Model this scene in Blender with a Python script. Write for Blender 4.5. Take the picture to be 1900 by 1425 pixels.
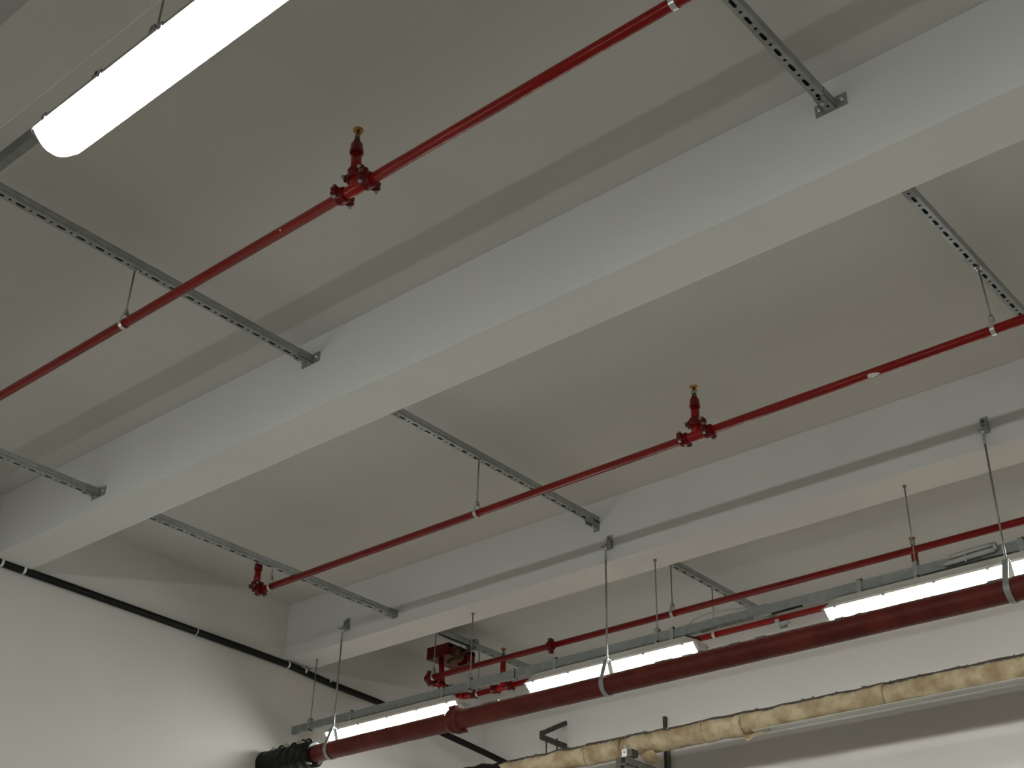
import bpy, math, random
from mathutils import Vector, Matrix, noise

for o in list(bpy.data.objects):
    bpy.data.objects.remove(o)
sc = bpy.context.scene
COL = sc.collection
U = 3.15            # metres per survey unit (soffit height above the camera)
H = 1.6             # camera height

# ------------------------------------------------------------------ camera
cd = bpy.data.cameras.new('camera')
cam = bpy.data.objects.new('camera', cd)
COL.objects.link(cam)
R0 = Vector((0.75800921, 0.65181426, 0.02366898))
R1 = Vector((-0.31847284, 0.40154008, -0.8586854))
R2 = Vector((-0.56920743, 0.64335351, 0.51195621))
m = Matrix((( R0.x, -R1.x, -R2.x, 0), (R0.y, -R1.y, -R2.y, 0), (R0.z, -R1.z, -R2.z, H), (0, 0, 0, 1)))
cam.matrix_world = m
cd.sensor_fit = 'HORIZONTAL'
cd.sensor_width = 36.0
cd.lens = 2443.86 / 1900 * 36.0
cd.clip_start = 0.05
cd.clip_end = 100
sc.camera = cam

# ------------------------------------------------------------------ world, exposure
w = bpy.data.worlds.new('world')
sc.world = w
w.use_nodes = True
w.node_tree.nodes['Background'].inputs[0].default_value = (0.9, 0.95, 1.0, 1)
w.node_tree.nodes['Background'].inputs[1].default_value = 0.0
sc.view_settings.view_transform = 'Standard'
sc.view_settings.look = 'None'
sc.view_settings.gamma = 1.0
sc.view_settings.use_curve_mapping = False
sc.view_settings.exposure = 0.0
LAMP_STRENGTH = 48.5
LAMP_COLOR = (0.975, 1.0, 0.955)

# ------------------------------------------------------------------ helpers
def P(x, y, z):
    return Vector((x * U, y * U, z * U + H))

def tag(o, label, cat, group=None):
    o['label'] = label
    o['category'] = cat
    if group:
        o['group'] = group
    return o

def thing(name, label, cat, loc, group=None):
    o = bpy.data.objects.new(name, None)
    o.empty_display_size = 0.05
    COL.objects.link(o)
    o.location = loc
    return tag(o, label, cat, group)

def frame_of(d):
    d = d.normalized()
    a = Vector((0, 0, 1)) if abs(d.z) < 0.9 else Vector((1, 0, 0))
    s = d.cross(a).normalized()
    t = s.cross(d).normalized()
    return s, t, d

class MB:
    def __init__(self):
        self.v = []
        self.f = []
        self.s = []
    def add(self, vs, fs, smooth=False):
        b = len(self.v)
        self.v += [tuple(q) for q in vs]
        self.f += [tuple(i + b for i in f) for f in fs]
        self.s += [smooth] * len(fs)
        return self
    def box(self, a, b):
        x0, x1 = sorted((a[0], b[0])); y0, y1 = sorted((a[1], b[1])); z0, z1 = sorted((a[2], b[2]))
        vs = [(x0,y0,z0),(x1,y0,z0),(x1,y1,z0),(x0,y1,z0),(x0,y0,z1),(x1,y0,z1),(x1,y1,z1),(x0,y1,z1)]
        return self.add(vs, [(0,3,2,1),(4,5,6,7),(0,1,5,4),(1,2,6,5),(2,3,7,6),(3,0,4,7)])
    def obox(self, c, ax, ay, az, hx, hy, hz):
        c = Vector(c)
        vs = []
        for k in (-1, 1):
            for (i, j) in ((-1,-1),(1,-1),(1,1),(-1,1)):
                vs.append(c + ax*(i*hx) + ay*(j*hy) + az*(k*hz))
        return self.add(vs, [(0,3,2,1),(4,5,6,7),(0,1,5,4),(1,2,6,5),(2,3,7,6),(3,0,4,7)])
    def bar(self, p, q, w_, t_, up=None):
        p = Vector(p); q = Vector(q); d = (q - p)
        s, t, d2 = frame_of(d)
        if up is not None:
            s = d2.cross(Vector(up)).normalized(); t = s.cross(d2).normalized()
        return self.obox((p + q) / 2, s, t, d2, w_/2, t_/2, d.length/2)
    def lathe(self, p, d, prof, n=16, caps=True, smooth=True):
        """prof: list of (distance along d, radius)."""
        p = Vector(p); s, t, d = frame_of(Vector(d))
        vs = []
        for (h, r) in prof:
            for i in range(n):
                a = 2 * math.pi * i / n
                vs.append(p + d*h + s*(r*math.cos(a)) + t*(r*math.sin(a)))
        fs = []
        for k in range(len(prof) - 1):
            for i in range(n):
                j = (i + 1) % n
                fs.append((k*n+i, k*n+j, (k+1)*n+j, (k+1)*n+i))
        self.add(vs, fs, smooth)
        if caps:
            b = len(self.v) - len(vs)
            self.f.append(tuple(b + i for i in reversed(range(n)))); self.s.append(False)
            e = b + (len(prof)-1)*n
            self.f.append(tuple(e + i for i in range(n))); self.s.append(False)
        return self
    def cyl(self, p, q, r, n=16):
        p = Vector(p); q = Vector(q)
        return self.lathe(p, q - p, [(0, r), ((q-p).length, r)], n)
    def tube(self, pts, r, n=12):
        """swept tube through a polyline."""
        pts = [Vector(q) for q in pts]
        vs = []
        prev = None
        for i, q in enumerate(pts):
            d = (pts[min(i+1, len(pts)-1)] - pts[max(i-1, 0)]).normalized()
            if prev is None:
                s, t, _ = frame_of(d)
            else:
                s = (prev - d * prev.dot(d)).normalized(); t = s.cross(d)
            prev = s
            rr = r[i] if isinstance(r, (list, tuple)) else r
            for k in range(n):
                a = 2*math.pi*k/n
                vs.append(q + s*(rr*math.cos(a)) + t*(rr*math.sin(a)))
        fs = []
        for i in range(len(pts)-1):
            for k in range(n):
                j = (k+1) % n
                fs.append((i*n+k, i*n+j, (i+1)*n+j, (i+1)*n+k))
        b = len(self.v)
        self.add(vs, fs, True)
        self.f.append(tuple(b+i for i in reversed(range(n)))); self.s.append(False)
        e = b + (len(pts)-1)*n
        self.f.append(tuple(e+i for i in range(n))); self.s.append(False)
        return self
    def ribbon(self, pts, width, axis, thick, closed=False):
        """flat strap following pts, wide along axis."""
        pts = [Vector(q) for q in pts]
        ax = Vector(axis).normalized()
        n = len(pts)
        vs = []
        for i in range(n):
            if closed:
                d = pts[(i+1) % n] - pts[(i-1) % n]
            else:
                d = pts[min(i+1, n-1)] - pts[max(i-1, 0)]
            nn = ax.cross(d).normalized()
            for (a, b) in ((-1, 0), (1, 0), (1, 1), (-1, 1)):
                vs.append(pts[i] + ax*(a*width/2) + nn*(b*thick))
        fs = []
        for i in range(n if closed else n-1):
            j = (i+1) % n
            for k in range(4):
                l = (k+1) % 4
                fs.append((i*4+k, i*4+l, j*4+l, j*4+k))
        if not closed:
            fs.append((0,3,2,1)); fs.append(((n-1)*4, (n-1)*4+1, (n-1)*4+2, (n-1)*4+3))
        return self.add(vs, fs)
    def build(self, name, mat, parent=None, bevel=0.0, label=None):
        me = bpy.data.meshes.new(name)
        me.from_pydata(self.v, [], self.f)
        me.polygons.foreach_set('use_smooth', self.s)
        me.materials.append(mat)
        me.update()
        o = bpy.data.objects.new(name, me)
        COL.objects.link(o)
        if parent is not None:
            attach(o, parent)
        if bevel:
            b = o.modifiers.new('bevel', 'BEVEL')
            b.width = bevel; b.segments = 2; b.limit_method = 'ANGLE'
        if label:
            o['label'] = label
        return o

def world_loc(o):
    l = Vector(o.location)
    if o.parent is not None:
        l = o.matrix_parent_inverse @ l
        l = l + world_loc(o.parent)
    return l

def attach(o, parent):
    """keep world coordinates of the mesh while parenting."""
    o.parent = parent
    o.matrix_parent_inverse = Matrix.Translation(-world_loc(parent))

def copy_tree(o, parent=None):
    c = o.copy()
    COL.objects.link(c)
    if parent is not None:
        c.parent = parent
    for ch in [q for q in bpy.data.objects if q.parent is o]:
        copy_tree(ch, c)
    return c

# ------------------------------------------------------------------ materials
def new_mat(name):
    mt = bpy.data.materials.new(name)
    mt.use_nodes = True
    nt = mt.node_tree
    return mt, nt, nt.nodes['Principled BSDF']

def simple(name, col, rough=0.5, metal=0.0, var=0.0, scale=8.0, bump=0.0, bscale=60.0, col2=None, spec=None, coat=0.0):
    mt, nt, b = new_mat(name)
    b.inputs['Base Color'].default_value = (*col, 1)
    b.inputs['Roughness'].default_value = rough
    b.inputs['Metallic'].default_value = metal
    if spec is not None:
        b.inputs['Specular IOR Level'].default_value = spec
    if coat:
        b.inputs['Coat Weight'].default_value = coat
        b.inputs['Coat Roughness'].default_value = 0.15
    geo = nt.nodes.new('ShaderNodeNewGeometry')
    if var or col2:
        n = nt.nodes.new('ShaderNodeTexNoise')
        n.inputs['Scale'].default_value = scale
        n.inputs['Detail'].default_value = 6
        nt.links.new(geo.outputs['Position'], n.inputs['Vector'])
        r = nt.nodes.new('ShaderNodeValToRGB')
        r.color_ramp.elements[0].position = 0.35
        r.color_ramp.elements[1].position = 0.68
        c2 = col2 or tuple(max(0, q * (1 - var)) for q in col)
        r.color_ramp.elements[0].color = (*c2, 1)
        r.color_ramp.elements[1].color = (*col, 1)
        nt.links.new(n.outputs['Fac'], r.inputs['Fac'])
        nt.links.new(r.outputs['Color'], b.inputs['Base Color'])
    if bump:
        n2 = nt.nodes.new('ShaderNodeTexNoise')
        n2.inputs['Scale'].default_value = bscale
        n2.inputs['Detail'].default_value = 5
        nt.links.new(geo.outputs['Position'], n2.inputs['Vector'])
        bp = nt.nodes.new('ShaderNodeBump')
        bp.inputs['Strength'].default_value = bump
        bp.inputs['Distance'].default_value = 0.01
        nt.links.new(n2.outputs['Fac'], bp.inputs['Height'])
        nt.links.new(bp.outputs['Normal'], b.inputs['Normal'])
    return mt

def dusty(name, col, col2, dust, rough, up_lo, up_hi, scale=9.0, bump=0.15, bscale=40.0, var_lo=.4, var_hi=.65):
    """paint or wrap whose upward surface carries settled dust."""
    mt, nt, b = new_mat(name)
    b.inputs['Roughness'].default_value = rough
    b.inputs['Specular IOR Level'].default_value = 0.22
    geo = nt.nodes.new('ShaderNodeNewGeometry')
    n = nt.nodes.new('ShaderNodeTexNoise')
    n.inputs['Scale'].default_value = scale
    n.inputs['Detail'].default_value = 8
    nt.links.new(geo.outputs['Position'], n.inputs['Vector'])
    r = nt.nodes.new('ShaderNodeValToRGB')
    r.color_ramp.elements[0].position = var_lo
    r.color_ramp.elements[1].position = var_hi
    r.color_ramp.elements[0].color = (*col2, 1)
    r.color_ramp.elements[1].color = (*col, 1)
    nt.links.new(n.outputs['Fac'], r.inputs['Fac'])
    sep = nt.nodes.new('ShaderNodeSeparateXYZ')
    nt.links.new(geo.outputs['Normal'], sep.inputs[0])
    add = nt.nodes.new('ShaderNodeMath'); add.operation = 'MULTIPLY_ADD'
    n3 = nt.nodes.new('ShaderNodeTexNoise')
    n3.inputs['Scale'].default_value = 25
    n3.inputs['Detail'].default_value = 6
    nt.links.new(geo.outputs['Position'], n3.inputs['Vector'])
    nt.links.new(n3.outputs['Fac'], add.inputs[0])
    add.inputs[1].default_value = 0.5
    nt.links.new(sep.outputs['Z'], add.inputs[2])
    mr = nt.nodes.new('ShaderNodeMapRange')
    mr.inputs['From Min'].default_value = up_lo + .25
    mr.inputs['From Max'].default_value = up_hi + .25
    nt.links.new(add.outputs[0], mr.inputs['Value'])
    mix = nt.nodes.new('ShaderNodeMixRGB')
    nt.links.new(mr.outputs[0], mix.inputs['Fac'])
    nt.links.new(r.outputs['Color'], mix.inputs['Color1'])
    mix.inputs['Color2'].default_value = (*dust, 1)
    nt.links.new(mix.outputs[0], b.inputs['Base Color'])
    n2 = nt.nodes.new('ShaderNodeTexNoise')
    n2.inputs['Scale'].default_value = bscale
    n2.inputs['Detail'].default_value = 6
    nt.links.new(geo.outputs['Position'], n2.inputs['Vector'])
    bp = nt.nodes.new('ShaderNodeBump')
    bp.inputs['Strength'].default_value = bump
    bp.inputs['Distance'].default_value = 0.02
    nt.links.new(n2.outputs['Fac'], bp.inputs['Height'])
    nt.links.new(bp.outputs['Normal'], b.inputs['Normal'])
    return mt

M = {}
M['wall'] = simple('white_wall_paint', (0.66, 0.645, 0.61), 0.85, var=0.05, scale=1.3, bump=0.06, bscale=45)
M['ceil'] = simple('white_ceiling_paint', (0.655, 0.645, 0.612), 0.9, var=0.05, scale=0.9, bump=0.05, bscale=30)
M['beam'] = simple('white_beam_paint', (0.70, 0.71, 0.69), 0.85, var=0.05, scale=1.1, bump=0.08, bscale=25)
M['floor'] = simple('concrete_floor', (0.315, 0.288, 0.250), 0.7, var=0.15, scale=2.0)
M['red'] = simple('red_pipe_paint', (0.225, 0.0085, 0.007), 0.16, var=0.18, scale=5, spec=0.22)
M['redf'] = simple('red_fitting_paint', (0.135, 0.007, 0.006), 0.25, var=0.25, scale=12, bump=0.1, bscale=80, spec=0.2)
M['redb'] = simple('bright_red_fitting_paint', (0.27, 0.010, 0.009), 0.2, var=0.1, scale=12, spec=0.25)
M['oldred'] = dusty('old_red_oxide_paint', (0.155, 0.026, 0.019), (0.105, 0.016, 0.012), (0.24, 0.20, 0.16), 0.45, 0.52, 0.90, scale=6, bump=0.12)
M['galv'] = simple('galvanised_steel', (0.36, 0.385, 0.375), 0.45, 0.35, col2=(0.29, 0.31, 0.30), scale=30)
M['galvd'] = simple('dull_galvanised_steel', (0.30, 0.325, 0.315), 0.5, 0.3, col2=(0.24, 0.26, 0.25), scale=25)
M['zinc'] = simple('bright_zinc', (0.62, 0.62, 0.60), 0.3, 0.7, var=0.2, scale=60)
M['bolt'] = simple('dull_bolt_zinc', (0.36, 0.36, 0.35), 0.35, 0.75, var=0.4, scale=80)
M['steel'] = simple('threaded_rod_steel', (0.30, 0.31, 0.30), 0.4, 0.6, var=0.3, scale=60)
M['brass'] = simple('brass', (0.50, 0.27, 0.07), 0.16, 1.0, var=0.4, scale=60)
M['oldbrass'] = simple('weathered_brass', (0.17, 0.11, 0.045), 0.45, 0.7, var=0.5, scale=70)
M['black'] = simple('black_plastic', (0.007, 0.007, 0.006), 0.45, var=0.3, scale=20, spec=0.2)
M['wrap'] = simple('black_wrap', (0.009, 0.010, 0.008), 0.5, var=0.5, scale=15, bump=0.6, bscale=25, spec=0.25)
M['darksteel'] = simple('dark_rusty_steel', (0.075, 0.066, 0.055), 0.6, 0.2, col2=(0.04, 0.032, 0.026), scale=40)
M['housing'] = simple('lamp_housing_grey', (0.52, 0.52, 0.48), 0.55, var=0.08, scale=9)
M['latch'] = simple('lamp_latch_grey', (0.36, 0.37, 0.36), 0.5)
M['white'] = simple('white_plastic', (0.72, 0.72, 0.70), 0.5, var=0.06, scale=30)
M['cap'] = simple('clear_end_cap', (0.55, 0.56, 0.54), 0.15, col2=(0.25, 0.255, 0.25), scale=30)
M['tan'] = dusty('tan_insulation_wrap', (0.42, 0.350, 0.230), (0.26, 0.19, 0.105), (0.075, 0.066, 0.055), 0.75, 0.50, 0.64, scale=8.5, bump=0.9, bscale=22, var_lo=.36, var_hi=.60)
M['under'] = simple('grey_pipe_jacket', (0.40, 0.39, 0.35), 0.6, var=0.1, scale=10)
M['paper'] = simple('torn_wrap_paper', (0.42, 0.33, 0.20), 0.8, col2=(0.28, 0.20, 0.11), scale=22)
M['dirt'] = simple('dirty_grey_steel', (0.20, 0.20, 0.175), 0.6, 0.2, col2=(0.10, 0.10, 0.085), scale=35)
M['plug'] = simple('grey_plug_plastic', (0.34, 0.37, 0.35), 0.45, var=0.1, scale=30)

def lens_mat():
    mt = bpy.data.materials.new('lamp_lens')
    mt.use_nodes = True
    nt = mt.node_tree
    nt.nodes.clear()
    e = nt.nodes.new('ShaderNodeEmission')
    e.inputs['Color'].default_value = (*LAMP_COLOR, 1)
    e.inputs['Strength'].default_value = LAMP_STRENGTH
    out = nt.nodes.new('ShaderNodeOutputMaterial')
    nt.links.new(e.outputs[0], out.inputs['Surface'])
    return mt
M['lens'] = lens_mat()

# ------------------------------------------------------------------ structure
XW, XE, YF, YB = -2.345, 1.9, -1.3, 2.585      # left wall, right wall, front wall, back wall
ZS, ZC = 1.0, 1.137                              # beam soffit, ceiling
T = 0.2
def struct(name, a, b, mat, bevel=0.0):
    lo = Vector(a); hi = Vector(b)
    c = Vector(((lo.x+hi.x)/2, (lo.y+hi.y)/2, min(lo.z, hi.z)))
    mb = MB().box(lo - c, hi - c)
    o = mb.build(name, mat, None, bevel)
    o.location = c
    o['kind'] = 'structure'
    return o
pw, pe, zc = XW*U, XE*U, ZC*U+H
pf, pb = YF*U, YB*U
struct('floor', (pw-T, pf-T, -T), (pe+T, pb+T, 0), M['floor'])
struct('ceiling', (pw-T, pf-T, zc), (pe+T, pb+T, zc+T), M['ceil'])
struct('wall_left', (pw-T, pf-T, 0), (pw, pb+T, zc), M['wall'])
struct('wall_right', (pe, pf-T, 0), (pe+T, pb+T, zc), M['wall'])
struct('wall_back', (pw, pb, 0), (pe, pb+T, zc), M['wall'])
struct('wall_front', (pw, pf-T, 0), (pe, pf, zc), M['wall'])
BEAMS = [(-0.361, -0.278), (0.381, 0.467), (1.123, 1.2085), (1.876, 1.958)]
for (y0, y1) in BEAMS:
    struct('ceiling_beam', (pw, y0*U, ZS*U+H), (pe, y1*U, zc), M['beam'], 0.004)

# ------------------------------------------------------------------ lamps and their rails
def lamp_proto():
    L = 1.266
    root = thing('fluorescent_lamp', 'lamp', 'lamp', (0, 0, 0), None)
    def loft(prof, secs, closed_top=True):
        mb = MB()
        n = len(prof)
        vs = []
        for (x, sy, sz) in secs:
            for (y, z) in prof:
                vs.append((x, y*sy, z*sz))
        fs = []
        for k in range(len(secs)-1):
            for i in range(n):
                j = (i+1) % n
                fs.append((k*n+i, (k+1)*n+i, (k+1)*n+j, k*n+j))
        fs.append(tuple(range(n)))
        fs.append(tuple((len(secs)-1)*n + i for i in reversed(range(n))))
        return mb.add(vs, fs)
    hp = [(-.0765, 0), (-.0765, .013), (-.068, .018), (-.054, .053), (.054, .053), (.068, .018), (.0765, .013), (.0765, 0)]
    secs = [(0, .84, .22), (.010, .94, .34), (.028, .99, .5), (.085, 1, 1), (L-.085, 1, 1), (L-.028, .99, .5), (L-.010, .94, .34), (L, .84, .22)]
    loft(hp, secs).build('housing', M['housing'], root)
    lp = [(.0722, 0), (.061, -.014), (.047, -.029), (.031, -.042), (.013, -.049), (-.013, -.049), (-.031, -.042), (-.047, -.029), (-.061, -.014), (-.0722, 0)]
    e = .022
    loft(lp, [(e, .985, .93), (e+.02, 1, 1), (L-e-.02, 1, 1), (L-e, .985, .93)]).build('diffuser', M['lens'], root)
    loft(lp, [(.002, .88, .40), (.006, .93, .62), (.013, .965, .8), (e, .985, .92)]).build('end_cap', M['cap'], root)
    loft(lp, [(L-e, .985, .92), (L-.013, .965, .8), (L-.006, .93, .62), (L-.002, .88, .40)]).build('end_cap', M['cap'], root)
    for s in (-1,):
        for x in (.085, .36, .635, .91, 1.18):
            mb = MB()
            mb.box((x-.010, s*.0735, -.004), (x+.010, s*.0805, .016))
            mb.box((x-.007, s*.068, -.008), (x+.007, s*.079, -.003))
            mb.build('latch', M['latch'], root)
    return root

ZL = 0.811                         # rim height of the lamps
ROW1, ROW2 = 0.4205, 1.9185        # the two lamp rows
proto = lamp_proto()
first = [True]
def put_lamp(x, y, label, group):
    o = proto if first[0] else copy_tree(proto)
    first[0] = False
    o.location = P(x, y, ZL)
    o['label'] = label
    o['group'] = group
G1, G2 = 'lamps on the rail under the near beam', 'lamps on the rail along the back wall'
put_lamp(-0.955, ROW1, 'lit fluorescent lamp under the first beam, closest to an upright sprinkler', G1)
for x in (-2.109, -1.532, -0.378, 0.199, 0.776):  # lamps out of view, added to brighten the left wall, beams and ceiling
    put_lamp(x, ROW1, 'added unseen fluorescent lamp further along the rail under the first beam', G1)
put_lamp(-2.203, ROW2, 'lit fluorescent lamp closest to the left wall, above the black-wrapped pipe end', G2)
put_lamp(-1.628, ROW2, 'lit fluorescent lamp in the middle of the back rail, crossed by a pipe hanger', G2)
put_lamp(-0.978, ROW2, 'lit fluorescent lamp below the cable plug on the back rail', G2)
for x in (-0.36, 0.24, 0.84):  # more lamps beyond the view, added for the light they give
    put_lamp(x, ROW2, 'added unseen fluorescent lamp further along the back rail', G2)

LAMPS1 = (-2.109, -1.532, -0.955, -0.378, 0.199, 0.776)
LAMPS2 = (-2.203, -1.628, -0.978, -0.36, 0.24, 0.84)
def rail(y, x0, x1, label, lamps):
    t = thing('lamp_rail', label, 'rail', P(x0, y, 0.836))
    zb, zt = 0.8362*U+H, 0.8530*U+H
    yc = y*U; w2 = .0128; th = .0022
    mb = MB()
    a, b = x0*U, x1*U
    mb.box((a, yc-w2, zb), (b, yc-w2+th, zt))
    mb.box((a, yc+w2-th, zb), (b, yc+w2, zt))
    mb.box((a, yc-w2+th, zt-th), (b, yc+w2-th, zt))
    mb.box((a, yc-w2+th, zb), (b, yc+w2-th, zb+th))
    mb.build('channel', M['galvd'], t)
    mb = MB()
    mb.box((a-.003, yc-w2-.001, zb-.002), (a+.002, yc+w2+.001, zt+.001))
    mb.box((a, yc-w2-.001, zb-.004), (a+.05, yc+w2, zb-.0002))
    mb.build('end_cap', M['galvd'], t)
    for xl in lamps:
        for dx in (.205, 1.070):
            xx = xl*U + dx; z0 = ZL*U + H
            mb = MB()
            zq = z0 + .141
            mb.box((xx-.013, yc-.0185, z0+.057), (xx+.013, yc-.0150, zq))
            mb.box((xx-.013, yc+.0150, z0+.057), (xx+.013, yc+.0185, zq))
            mb.box((xx-.013, yc-.0185, zq-.003), (xx+.013, yc+.0185, zq))
            mb.box((xx-.016, yc-.026, z0+.0535), (xx+.016, yc+.026, z0+.060))
            cl = mb.build('mounting_clip', M['galv'], t)
            for zz in (.068, .134):
                MB().cyl((xx+.016, yc-.024, z0+zz), (xx+.016, yc-.012, z0+zz), .006, 8).build('clip_screw', M['darksteel'], cl)
    return t
rail(ROW1, -2.332, 1.6, 'galvanised rail holding the lamp under the first beam', LAMPS1)
back_rail = rail(ROW2, -2.332, 1.6, 'long galvanised rail with lamps hung under it along the back wall', LAMPS2)

def rail_hanger(x, y, label, group):
    t = thing('rail_hanger', label, 'hanger', P(x, y, ZS), group)
    c = P(x, y, 0)
    z0, z1 = ZS*U+H, 0.862*U+H
    mb = MB().cyl((c.x, c.y, z1-.012), (c.x, c.y, z0), .0038, 8)
    mb.build('rod', M['steel'], t)
    mb = MB()
    zt, zb = 0.862*U+H, 0.8335*U+H
    for s in (-1, 1):
        mb.box((c.x-.0115, c.y+s*.0135, zb), (c.x+.0115, c.y+s*.0165, zt))
    mb.box((c.x-.0115, c.y-.0165, zt-.003), (c.x+.0115, c.y+.0165, zt))
    mb.box((c.x-.0125, c.y-.0185, zb-.004), (c.x+.0125, c.y+.0185, zb))
    br = mb.build('bracket', M['galv'], t)
    mb = MB()
    mb.cyl((c.x, c.y, zt), (c.x, c.y, zt+.008), .009, 6)
    mb.build('nut', M['zinc'], br)
    mb = MB()
    mb.cyl((c.x+.012, c.y-.024, zb+.006), (c.x+.012, c.y-.012, zb+.006), .0065, 6)
    mb.build('bolt', M['darksteel'], br)
    mb = MB().cyl((c.x, c.y, z0-.010), (c.x, c.y, z0), .010, 8)
    mb.build('anchor', M['steel'], t)
GH = 'threaded rods carrying the lamp rails'
rail_hanger(-2.275, ROW2, 'thin threaded rod at the wall end of the back lamp rail', GH)
rail_hanger(-1.789, ROW2, 'thin threaded rod passing the brass valve to the back lamp rail', GH)
rail_hanger(-1.323, ROW2, 'thin threaded rod above the middle lamp, near the arched cable', GH)
rail_hanger(-0.813, ROW2, 'thin threaded rod in front of a sprinkler head above the cable plug lamp', GH)
for x in (-0.30, 0.2):
    rail_hanger(x, ROW2, 'thin threaded rod further along the back lamp rail', GH)
rail_hanger(-0.804, ROW1, 'thin threaded rod holding the lamp under the first beam', GH)
for x in (-1.80, -1.30, -0.30, 0.2):
    rail_hanger(x, ROW1, 'thin threaded rod further along the first beam rail', GH)

# ------------------------------------------------------------------ slotted strut channels
PITCH = 0.0311*U
def channel(x, y0, y1, z, phase, label, end=None, openx=False, sides=True, name='strut_channel'):
    """z: underside height; slots along the underside."""
    t = thing(name, label, 'strut channel', P(x, y0, z), 'slotted steel channels fixed between the beams')
    xc = x*U; zb = z*U+H; hh = .041; w2 = .0205; th = .002; lip = .0005
    a, b = y0*U, y1*U
    mb = MB()
    if not openx:
        # underside with real slots and holes
        ph = phase*U
        k0 = math.ceil((a - ph)/PITCH + 0.32)
        y = a
        def plate(ya, yb_):
            mb.add([(xc-w2, ya, zb), (xc+w2, ya, zb), (xc+w2, yb_, zb), (xc-w2, yb_, zb)], [(0, 3, 2, 1)])
        def holed(ya, yb_, slot):
            cy = (ya+yb_)/2
            outer = []; inner = []
            hw, hl = w2, (yb_-ya)/2
            for i in range(16):
                s = (i-2)/4.0
                side = int(math.floor(s)) % 4
                f = s - math.floor(s)
                if side == 0: q = (hw - 2*hw*f, hl)
                elif side == 1: q = (-hw, hl - 2*hl*f)
                elif side == 2: q = (-hw + 2*hw*f, -hl)
                else: q = (hw, -hl + 2*hl*f)
                outer.append((xc+q[0], cy+q[1], zb))
                if slot:
                    r = .0070; sl = .0150
                    if side == 0: p = (r*math.cos(math.pi*f), sl + r*math.sin(math.pi*f))
                    elif side == 1: p = (-r, sl - 2*sl*f)
                    elif side == 2: p = (-r*math.cos(math.pi*f), -sl - r*math.sin(math.pi*f))
                    else: p = (r, -sl + 2*sl*f)
                else:
                    an = math.radians(45 + (i-2)*22.5); r = .0064
                    p = (r*math.cos(an), r*math.sin(an))
                inner.append((xc+p[0], cy+p[1], zb))
            up = [(q[0], q[1], q[2]+lip) for q in inner]
            fs = []
            for i in range(16):
                j = (i+1) % 16
                fs.append((i, 16+i, 16+j, j))
                fs.append((16+i, 32+i, 32+j, 16+j))
            mb.add(outer + inner + up, fs)
        k = k0
        while True:
            cs = ph + k*PITCH
            s0, s1 = cs - .31*PITCH, cs + .31*PITCH
            h0, h1 = s1, cs + .69*PITCH
            if h1 > b: break
            if s0 > y + 1e-6: plate(y, s0)
            holed(s0, s1, True); holed(h0, h1, False)
            y = h1; k += 1
        if y < b: plate(y, b)
        # sides with a pressed rib, and the upper side
        for s in (-1, 1):
            xs = xc + s*w2
            xi = xc + s*(w2-.0015)
            lv = [(xs, zb), (xs, zb+.013), (xi, zb+.0155), (xi, zb+.0235), (xs, zb+.026), (xs, zb+hh)]
            vs = []
            for (xx, zz) in lv:
                vs += [(xx, a, zz), (xx, b, zz)]
            mb.add(vs, [(2*i, 2*i+1, 2*i+3, 2*i+2) for i in range(5)])
        mb.add([(xc-w2, a, zb+hh), (xc+w2, a, zb+hh), (xc+w2, b, zb+hh), (xc-w2, b, zb+hh)], [(0, 1, 2, 3)])
    else:
        for s in (-1, 1):
            mb.box((xc+s*w2, a, zb), (xc+s*(w2-th), b, zb+hh))
            mb.box((xc+s*(w2-th), a, zb), (xc+s*.010, b, zb+th))
        mb.box((xc-w2, a, zb+hh-th), (xc+w2, b, zb+hh))
    mb.build('rail', M['galv'], t)
    if openx:
        MB().box((xc-.0095, a+.002, zb+.0005), (xc+.0095, b-.002, zb+.012)).build('cable', M['black'], t)  # black strip filling the opening for the shade inside the channel, no cable
    if end == 'plate':
        # sleeve bracket with a wide wall plate and two bolts
        mb = MB()
        mb.box((xc-.064, b-.006, zb-.004), (xc+.066, b, zb+.052))
        mb.box((xc-.0225, b-.095, zb-.003), (xc+.0225, b-.002, zb-.0005))
        mb.box((xc-.0225, b-.095, zb-.003), (xc-.0208, b-.002, zb+.042))
        mb.box((xc+.0208, b-.095, zb-.003), (xc+.0225, b-.002, zb+.042))
        e = mb.build('end_bracket', M['galvd'], t)
        for dx in (-.045, .047):
            MB().lathe((xc+dx, b-.006, zb+.024), (0, -1, 0), [(0, .010), (.003, .010), (.003, .0065), (.012, .0065)], 8).build('bolt', M['zinc'], e)
        MB().lathe((xc-.006, b-.062, zb-.003), (0, 0, -1), [(0, .009), (.007, .009)], 6).build('bolt', M['zinc'], e)
        MB().lathe((xc+.002, b-.034, zb-.003), (0, 0, -1), [(0, .0055), (.001, .0055)], 10).build('bolt_hole', M['black'], e)
        MB().lathe((xc-.004, b-.088, zb-.003), (0, 0, -1), [(0, .007), (.001, .007)], 10).build('bolt_hole', M['black'], e)
    elif end == 'hook':
        mb = MB()
        mb.box((xc-.0225, b-.004, zb-.052), (xc+.0225, b, zb+.012))
        mb.box((xc-.0225, b-.10, zb-.006), (xc+.0225, b, zb-.0008))
        mb.box((xc-.024, b-.085, zb-.022), (xc-.0205, b-.02, zb+.012))
        mb.box((xc+.0205, b-.085, zb-.022), (xc+.024, b-.02, zb+.012))
        e = mb.build('end_bracket', M['galvd'], t)
        MB().lathe((xc-.004, b-.004, zb-.036), (0, -1, 0), [(0, .009), (.006, .009)], 6).build('bolt', M['zinc'], e)
        MB().box((xc+.0242, b-.062, zb-.004), (xc+.0248, b-.002, zb+.006)).build('bolt_hole', M['black'], e)
    elif end == 'box':
        mb = MB()
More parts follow.
